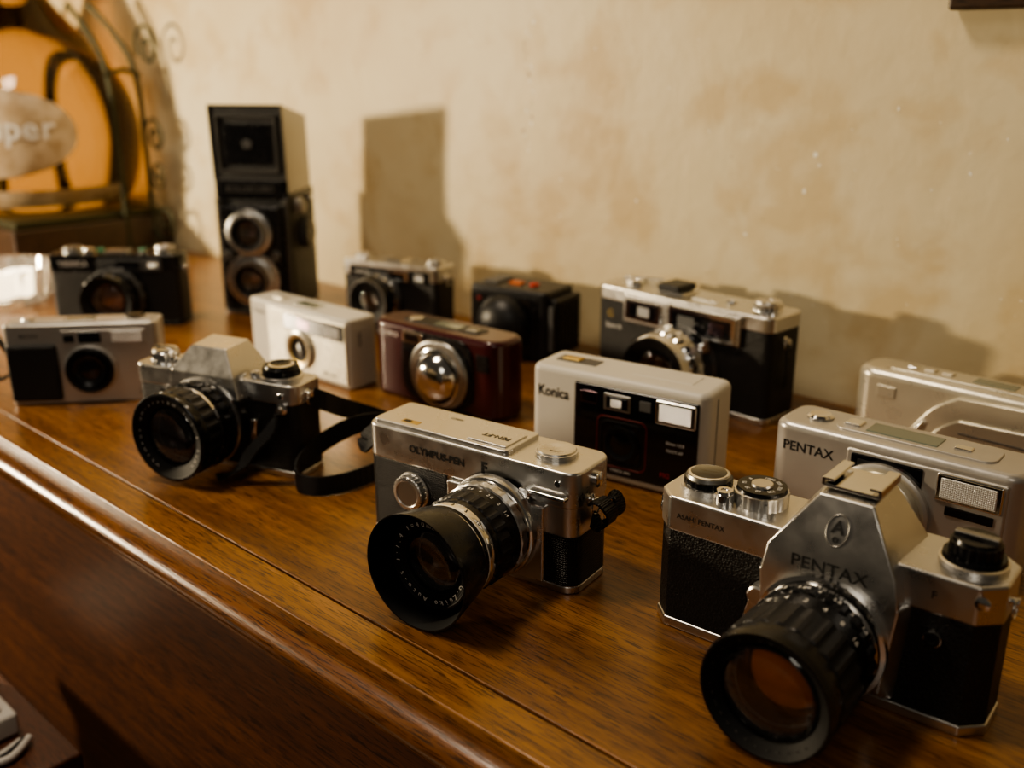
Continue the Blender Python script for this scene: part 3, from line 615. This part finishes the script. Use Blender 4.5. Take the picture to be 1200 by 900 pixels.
def cream():
    W,Dp,H=13.6,3.1,6.0
    c=place('compact_camera',(-76.2,48.0),2,W,Dp); h=W/2; y0=-Dp/2
    prism(c,'shell',rr(-h,h,y0,-y0,.5),0,H,ivory,.28,seg=4)
    box(c,'front_relief',-4.0,h-.3,y0-.12,y0+.2,.4,5.6,champ,.1)
    box(c,'window_strip',-1.6,h-.5,y0-.2,y0+.1,4.0,5.4,gloss,.12)
    box(c,'flash_window',4.1,5.7,y0-.24,y0,4.3,5.1,flash,.06); box(c,'finder',.3,1.9,y0-.24,y0,4.35,5.1,coatB,.04)
    lathe(c,'lens_ring',(.5,y0-.12,2.4),F,[(1.7,0,champ),(1.7,.3,champ),(1.55,.36,champ),(1.3,.3,gold),(1.1,.2,blkm),(.75,.05,gloss),(.4,.13,gloss),(0,.15,gloss)],N=48)
    ftext(c,'brand_text','Konica',.6,-5.2,y0-.01,4.9,ink); ftext(c,'model_text','BiG mini',.5,4.3,y0-.13,.95,ink)
    for i in range(5): box(c,'grip_rib',h-.02,h+.06,-1.0+.4*i,-.85+.4*i,.8,5.2,ivory,.03)
    box(c,'side_slot',h-.02,h+.05,-.6,-.35,3.6,4.8,ink,0)
    box(c,'top_button',-4.6,-3.2,-.5,.5,H-.05,H+.12,champ,.08); box(c,'top_lcd',-1.4,1.4,-.7,.6,H-.05,H+.03,lcd,.03)
cream()

def maroonc():
    W,Dp,H=13.4,3.8,6.3
    c=place('compact_camera',(-61.4,49.8),4,W,Dp); h=W/2; y0=-Dp/2
    prism(c,'shell',rr(-h,h,y0,-y0,1.5,12),0,H,maroon,.5,seg=6)
    box(c,'base_strip',-h+1.2,h-1.2,y0+.3,-y0-.3,0.0,.2,blkp,.05)
    prism(c,'front_mask',rr(-3.1,4.3,.5,6.0,1.6),y0-.2,y0+.3,blk,.1,axis='y')
    prism(c,'lens_oval',rr(-1.9,4.0,.3,5.7,2.6,14),y0-.6,y0,dchrome,.25,axis='y')
    lathe(c,'lens_dome',(1.0,y0-.55,2.85),F,[(2.3,0,chrome),(2.3,.12,chrome),(2.15,.2,blk),(1.95,.2,chrome),(1.75,.55,chrome),(1.4,.9,chrome),(.85,1.15,chrome),(0,1.25,chrome)],N=64,ang=60)
    box(c,'finder_bezel',-2.9,-.7,y0-.32,y0,5.0,5.9,chrome,.1); box(c,'finder',-2.6,-1.0,y0-.36,y0,5.12,5.75,gloss,.04)
    box(c,'af_window',-2.9,-2.0,y0-.3,y0,3.2,4.4,gloss,.1)
    box(c,'flash_window',4.6,5.7,y0-.12,y0+.5,3.9,5.2,blk,.06)
    ftext(c,'brand_text','OLYMPUS',.5,-4.7,y0-.01,5.3,white)
    prism(c,'top_panel',rr(-4.2,3.8,-.9,.9,.6),H-.1,H+.06,blkp,.05)
    box(c,'top_lcd',-1.0,1.6,-.6,.5,H,H+.09,lcd,.03); lathe(c,'shutter_button',(-3.2,-.1,H),U,[(.55,0,chrome),(.55,.15,chrome),(.45,.2,chrome),(0,.2,chrome)],N=36)
    box(c,'top_key',2.2,3.3,-.4,.3,H,H+.14,dchrome,.06)
maroonc()

def xa():
    W,Dp,H=8.4,5.0,6.5
    c=place('compact_camera',(-63.9,63.6),9,W,Dp); h=W/2; y0=-Dp/2
    prism(c,'shell',rr(-h,h,y0,-y0,.6),0,H,blkp,.3,seg=4)
    box(c,'front_plate',-h+.3,h-.9,y0-.15,y0+.2,.4,H-.6,blk,.15)
    lathe(c,'dome_cover',(-.2,y0-.1,3.2),F,[(2.75,0,blkp),(2.75,.15,blkp),(2.6,.6,blkp),(2.3,1.1,blkp),(1.7,1.6,blkp),(.9,1.9,blkp),(0,2.0,blkp)],N=64,ang=60)
    lathe(c,'red_dot',(-2.9,y0-.13,5.3),F,[(.2,0,dred),(.2,.1,dred),(.13,.14,dred),(0,.14,dred)],N=28)
    box(c,'finder',1.4,2.8,y0-.22,y0,5.1,5.8,gloss,.05)
    box(c,'top_red_key',-1.0,.3,-.7,.2,H-.05,H+.16,orange,.06); knob(c,'top_red_knob',1.5,-.2,H-.03,.45,.22,red,red,.03)
    box(c,'top_shoe',-3.2,-1.8,-1.4,1.4,H-.05,H+.2,grey,.05)
    box(c,'side_block',h-.1,h+.8,y0+.5,-y0-.2,.6,H-.6,blkp,.25)
    for i in range(6): box(c,'side_rib',h+.75,h+.9,y0+1.0+.6*i,y0+1.3+.6*i,1.0,H-1.0,blk,.04)
    box(c,'side_latch',h+.1,h+.55,y0+.2,y0+.55,1.2,H-1.2,grey,.06)
    ribbon(c,'wrist_cord',[(-h,0,4.8),(-h-.9,-.3,4.3),(-h-1.4,.0,3.4),(-h-1.0,.4,2.6),(-h-.1,.4,2.4)],.35,.2,strapm)
xa()

def leftsil():
    W,Dp,H=11.7,2.8,6.5
    c=place('compact_camera',(-79.5,28.0),50,W,Dp); h=W/2; y0=-Dp/2
    prism(c,'shell',rr(-h,h,y0,-y0,.55),0,H,silverp,.18,seg=4)
    box(c,'grip',-h+.15,-1.9,y0-.35,y0+.2,.35,4.9,leather,.25)
    box(c,'grip_side',-h-.05,-h+.3,y0+.5,-y0-.4,.4,4.9,leather,.1)
    box(c,'window_bezel',-1.5,4.9,y0-.08,y0+.1,4.8,6.0,silverp,.05)
    box(c,'finder',-.2,1.5,y0-.14,y0,4.95,5.85,gloss,.05); box(c,'af_window',-1.3,-.5,y0-.14,y0,5.05,5.65,blkm,.05)
    box(c,'flash_window',2.3,4.6,y0-.14,y0,4.95,5.85,flash,.05)
    lathe(c,'lens_ring',(.45,y0,2.8),F,[(2.0,0,silverp),(2.0,.25,silverp),(1.85,.3,blkm),(1.8,.6,blk),(1.65,.65,blkm),(1.4,.45,blk),(1.3,.62,blk),(.95,.5,blkm),(.75,.3,gloss),(.4,.4,gloss),(0,.43,gloss)],N=56)
    ftext(c,'model_text','35Ti',.5,4.4,y0-.01,.8,ink); ftext(c,'brand_text','RICOH',.45,-3.9,y0-.01,5.6,ink)
    box(c,'top_deck',-h+.6,h-.6,y0+.5,-y0-.4,H-.06,H+.1,silverp,.05)
    knob(c,'shutter_button',-4.2,-.1,H,.5,.25,dchrome,chrome,.02); knob(c,'mode_dial',3.9,.1,H,.8,.3,dchrome,blk,.05); box(c,'top_lcd',-1.4,.9,-.5,.5,H+.05,H+.13,lcd,.03)
    tube(c,'strap_lug',[(-h,0,4.6),(-h-.4,-.1,4.5),(-h-.4,-.1,4.0),(-h,0,3.9)],.07,chrome)
    ribbon(c,'wrist_strap',[(-h-.35,-.1,4.3),(-h-1.2,.3,5.4),(-h-2.6,1.2,4.6),(-h-2.8,1.6,2.6),(-h-1.6,.8,1.6),(-h-.6,.6,2.0)],.6,.14,strapm,[(0,1,.2)]*6)
leftsil()

def champc():
    W,Dp,H=14.5,3.8,5.9
    c=place('compact_camera',(-27.4,65.0),-2,W,Dp); h=W/2; y0=-Dp/2
    prism(c,'shell',rr(-h,h,y0,-y0,1.4,12),0,H,champ,.6,seg=6)
    c1=[(-3.4,.3),(-3.1,1.5),(-2.4,2.9),(-1.3,4.3),(.2,5.3),(h-.8,5.5),(h-.8,.3)]
    c1=[tuple(v)[:2] for v in cat([(p[0],p[1],0) for p in c1[:5]],5)]+c1[5:]
    prism(c,'sliding_cover',c1,y0-.4,y0+.3,champ,.22,axis='y',seg=5)
    c2=[(-1.9,.5),(-1.6,1.8),(-.8,3.0),(.5,3.9),(h-.9,4.1),(h-.9,.5)]
    c2=[tuple(v)[:2] for v in cat([(p[0],p[1],0) for p in c2[:4]],5)]+c2[4:]
    prism(c,'cover_step',c2,y0-.7,y0-.2,champ,.3,axis='y',seg=5)
    box(c,'cover_line',.6,h-.9,y0-.74,y0-.6,3.0,3.1,grey,.02)
    tube(c,'chrome_clip',[(-2.5,y0-.45,1.9),(-2.2,y0-.55,2.6),(-1.8,y0-.5,3.2)],.12,chrome)
    box(c,'top_deck',-5.0,5.2,-1.1,1.0,H-.1,H+.12,champ,.1)
    box(c,'top_lcd',.3,3.0,-.6,.6,H+.05,H+.16,lcd,.04)
    for x in (-3.8,-2.6,-1.4,3.8): box(c,'top_key',x-.35,x+.35,-.4,.3,H+.05,H+.26,chrome if x<-3 else champ,.08)
    box(c,'front_eye',-5.4,-4.1,y0-.08,y0+.1,4.1,4.9,champ,.06)
champc()

def esp():
    W,Dp,H=13.6,4.0,6.5
    c=place('compact_camera',(-25.4,49.8),2,W,Dp); h=W/2; y0=-Dp/2
    prism(c,'shell',rr(-h,h,y0,-y0,1.0,10),0,H,silverp,.45,seg=5)
    box(c,'front_panel',-2.3,h-.7,y0-.12,y0+.2,.5,5.95,silverp,.2)
    box(c,'finder_panel',-2.0,1.9,y0-.2,y0,4.55,5.75,gloss,.12)
    box(c,'finder',-.2,.9,y0-.24,y0,4.8,5.5,coatB,.05); box(c,'af',-1.6,-.8,y0-.24,y0,4.8,5.5,blkm,.05)
    box(c,'flash_bezel',2.6,5.9,y0-.24,y0,4.3,5.85,chrome,.15); box(c,'flash_window',2.85,5.65,y0-.3,y0,4.5,5.65,flash,.08)
    box(c,'sensor_strip',3.2,5.6,y0-.2,y0,3.6,4.1,gloss,.05)
    ftext(c,'brand_text','PENTAX',.8,-4.55,y0-.01,5.15,ink,bold=.01)
    L=[(2.65,0,silverp),(2.65,.4,silverp),(2.5,.5,champ),(2.3,.55,champ),(2.25,1.0,champ),(2.1,1.1,champ)]
    lens(c,-.1,2.9,y0-.1,L,1.2,.3,coatB,N=64,inner=grey)
    prism(c,'top_panel',rr(-3.6,5.0,-1.1,1.2,.7),H-.05,H+.1,silverp,.05)
    box(c,'top_lcd',-1.9,2.0,-.7,.8,H+.05,H+.15,lcd,.05)
    lathe(c,'shutter_button',(-4.8,.0,H-.05),U,[(.75,0,dchrome),(.75,.15,chrome),(.6,.28,chrome),(0,.3,chrome)],N=40)
    box(c,'zoom_key',-3.2,-2.3,-.5,.5,H+.05,H+.24,chrome,.08); box(c,'top_key',2.7,3.6,-.3,.3,H+.05,H+.2,chrome,.06)
esp()

# ------------------------------------------------------------------ whisky bottle in iron cradle
amber=mat('amber_whisky_glass',(.56,.33,.135),.03,trans=1.,ior=1.33)
labelm=mat('bottle_label',(.40,.29,.17),.5,var=((.58,.47,.33),40))
bx,by=-149.5,61.0
bt=root('whisky_bottle',(bx,by,6.02))
prof=[(0,0,amber),(9.5,0,amber),(12.2,.6,amber),(13.8,3,amber),(14.8,7,amber),(15.1,10,amber),(14.5,14,amber),(12.6,18,amber),(9.6,22,amber),(6.6,25.5,amber),(4.2,29,amber),(3.2,32,amber),(3.0,37,amber),(0,37,amber)]
pp=[Vector((p[0],p[1],0)) for p in prof[1:-1]]; sm=[(0,0,amber)]+[(q.x,q.y,amber) for q in cat(pp,5)]+[(0,37,amber)]
lathe(bt,'glass_body',(0,0,0),U,sm,N=72,ang=60)
lathe(bt,'stopper',(0,0,37.0),U,[(0,0,gold),(3.3,0,gold),(3.3,3.5,gold),(2.6,4,gold),(0,4,gold)],N=40)
def label(par,nm,a0,a1,z0,z1,R,m,nn=20,oval=False):
    bm=bmesh.new(); rows=[]
    for k in range(13):
        z=z0+(z1-z0)*k/12; row=[]
        f=math.sqrt(max(0.02,1-(2*k/12-1)**2)) if oval else 1
        am=(a0+a1)/2
        for i in range(nn+1):
            a=(am+(a1-a0)*(i/nn-.5)*f)*D2R; r=R(z)+.08; row.append(bm.verts.new(Vector((r*math.cos(a),r*math.sin(a),z))*S))
        rows.append(row)
    for k in range(12):
        for i in range(nn): bm.faces.new((rows[k][i],rows[k][i+1],rows[k+1][i+1],rows[k+1][i]))
    return finish(bm,nm,par,m,0)
def Rb(z):
    pr=[(p[0],p[1]) for p in sm[1:-1]]
    for i in range(len(pr)-1):
        if pr[i][1]<=z<=pr[i+1][1]: return pr[i][0]+(pr[i+1][0]-pr[i][0])*(z-pr[i][1])/(max(1e-6,pr[i+1][1]-pr[i][1]))
    return 15
label(bt,'front_label',-72,0,5.2,16.4,Rb,labelm,oval=True)
label(bt,'lower_label',-70,30,1.0,3.4,Rb,labelm)
for i,ch in enumerate('Super'):
    a=(-46+8*i)*D2R
    text(bt,'label_text',ch,4.2,(15.45*math.cos(a),15.45*math.sin(a),11.4),(-math.sin(a),math.cos(a),0),(0,0,1),white,ex=.05,bold=.05)
st=root('iron_bottle_stand',(bx,by,0))
box(st,'stand_base',-17,17,-10.9,10.9,0.02,5.0,framew,.3); box(st,'stand_tray',-16,16,-10.2,10.2,5.0,5.95,iron,.2)
for yy in (4.5,8.5):
    tube(st,'upright',[(16.8,yy,.5),(16.8,yy,14),(16.2,yy,24),(13.5,yy*.9,29),(10,yy*.7,33)],.36,iron)
    tube(st,'upright_b',[(-16.8,yy,.5),(-16.8,yy,14),(-16.2,yy,24),(-13.5,yy*.9,29),(-10,yy*.7,33)],.36,iron)
tube(st,'top_bar',[(16.3,4,24),(16.5,6.5,24.6),(16.3,9,24)],.3,iron)
def spiral(cx,cz,r,turn,a0,sg=1,n=14):
    return [(cx+r*(1-i/(n*1.25))*math.cos((a0+sg*turn*i/n)*D2R),0,cz+r*(1-i/(n*1.25))*math.sin((a0+sg*turn*i/n)*D2R)) for i in range(n+1)]
for (cx_,cz_,r_,a_,sg_) in ((20.0,27.5,3.2,200,-1),(20.0,4.5,3.2,160,1),(19.6,16.0,2.6,180,-1),(19.4,11.0,2.2,180,1)):
    tube(st,'scroll',[(p[0],8.5,p[2]) for p in spiral(cx_,cz_,r_,520,a_,sg_)],.22,iron,n=4)
box(st,'foot',14.5,18.5,-6,9.5,0.02,.8,iron,.2)

# glass dish, far left; glowing stubs inside are added for its blown highlights
gm=mat('crystal_glass',(1,.98,.94),.03,trans=.85,ior=1.5)
gd=root('glass_dish',(-117.0,42.2,0.01))
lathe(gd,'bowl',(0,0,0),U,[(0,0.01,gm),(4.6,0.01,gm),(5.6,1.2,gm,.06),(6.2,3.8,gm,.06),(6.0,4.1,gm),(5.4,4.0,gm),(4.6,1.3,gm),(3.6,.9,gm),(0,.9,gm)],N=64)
wd=mat('highlight_glow',(.92,.88,.78),.6,emit=((1,.82,.54),4.0))  # added emission stands in for bright reflections in the glass
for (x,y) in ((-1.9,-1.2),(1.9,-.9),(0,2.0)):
    lathe(gd,'highlight_stub',(x,y,.92),U,[(0,0,wd),(1.7,0,wd),(1.7,2.2,wd),(1.5,2.3,wd),(1.2,2.15,wd),(0,2.1,wd)],N=32)
    lathe(gd,'stub_pin',(x,y,3.0),U,[(.06,0,blkm),(.06,.5,blkm),(0,.5,blkm)],N=8)

# white power strip and cables, lower left in front of the cabinet, on a stool
wp=mat('white_plastic',(.62,.60,.56),.4)
st2=root('wooden_stool',(-71,13.4,-18.5))
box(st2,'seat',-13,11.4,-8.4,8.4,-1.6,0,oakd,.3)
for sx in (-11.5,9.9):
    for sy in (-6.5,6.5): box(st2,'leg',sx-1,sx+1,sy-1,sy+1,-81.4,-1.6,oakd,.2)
ps=root('power_strip',(-65.4,18.2,-18.45))
box(ps,'strip_body',-9,.8,-1.6,1.6,0,1.7,wp,.3)
for i in range(3): box(ps,'plug',-7.2+2.7*i,-5.6+2.7*i,-.8,.8,1.7,3.2,wp,.25)
for i in range(3): tube(ps,'cable',[(-6.4+2.7*i,0,3.2),(-6.2+2.6*i,-.4,5.4),(-4.6+2.1*i,-1.6,5.2),(-2.5+1.2*i,-3.0,1.8),(.6+.6*i,-3.6+i*.5,.4),(2.6+.4*i,-1.2+i*.4,.35),(2.2,1.0+i*.3,.4)],.26,wp if i!=1 else blkp)

# ------------------------------------------------------------------ lights
def area(name,loc,tgt,size,power,col,sy=None):
    l=bpy.data.lights.new(name,'AREA'); l.size=size*S; l.energy=power; l.color=col
    o=bpy.data.objects.new(name,l); COL.objects.link(o); o.location=[c*S for c in loc]
    d=Vector(tgt)-Vector(loc); o.rotation_euler=d.to_track_quat('-Z','Y').to_euler(); return o
def point(name,loc,r,power,col):
    l=bpy.data.lights.new(name,'POINT'); l.shadow_soft_size=r*S; l.energy=power; l.color=col
    o=bpy.data.objects.new(name,l); COL.objects.link(o); o.location=[c*S for c in loc]; return o
point('table_lamp_bulb',(-171,-30,24),4.5,80,(1,.81,.54))
area('ceiling_lamp',(-85,5,130),(-60,45,0),26,11,(1,.83,.62))
area('room_lamp',(60,-120,130),(-40,50,0),60,4,(1,.90,.75))
w=bpy.data.worlds.new('world'); bpy.context.scene.world=w; w.use_nodes=True
w.node_tree.nodes['Background'].inputs[0].default_value=(1,.84,.64,1); w.node_tree.nodes['Background'].inputs[1].default_value=.05
try: bpy.context.scene.view_settings.look='AgX - Medium High Contrast'
except Exception: pass

# ------------------------------------------------------------------ camera
cd=bpy.data.cameras.new('cam'); cam=bpy.data.objects.new('cam',cd); COL.objects.link(cam)
cd.sensor_width=36; cd.lens=35.01; cd.clip_start=.01
p=18.2*D2R; fx,fy=-.677,.736
n_=math.hypot(fx,fy); fx/=n_; fy/=n_
fw=Vector((fx*math.cos(p),fy*math.cos(p),-math.sin(p)))
cam.location=(0,0,.263); cam.rotation_euler=fw.to_track_quat('-Z','Y').to_euler()
cd.dof.use_dof=True; cd.dof.focus_distance=.49; cd.dof.aperture_fstop=5.6
bpy.context.scene.camera=cam
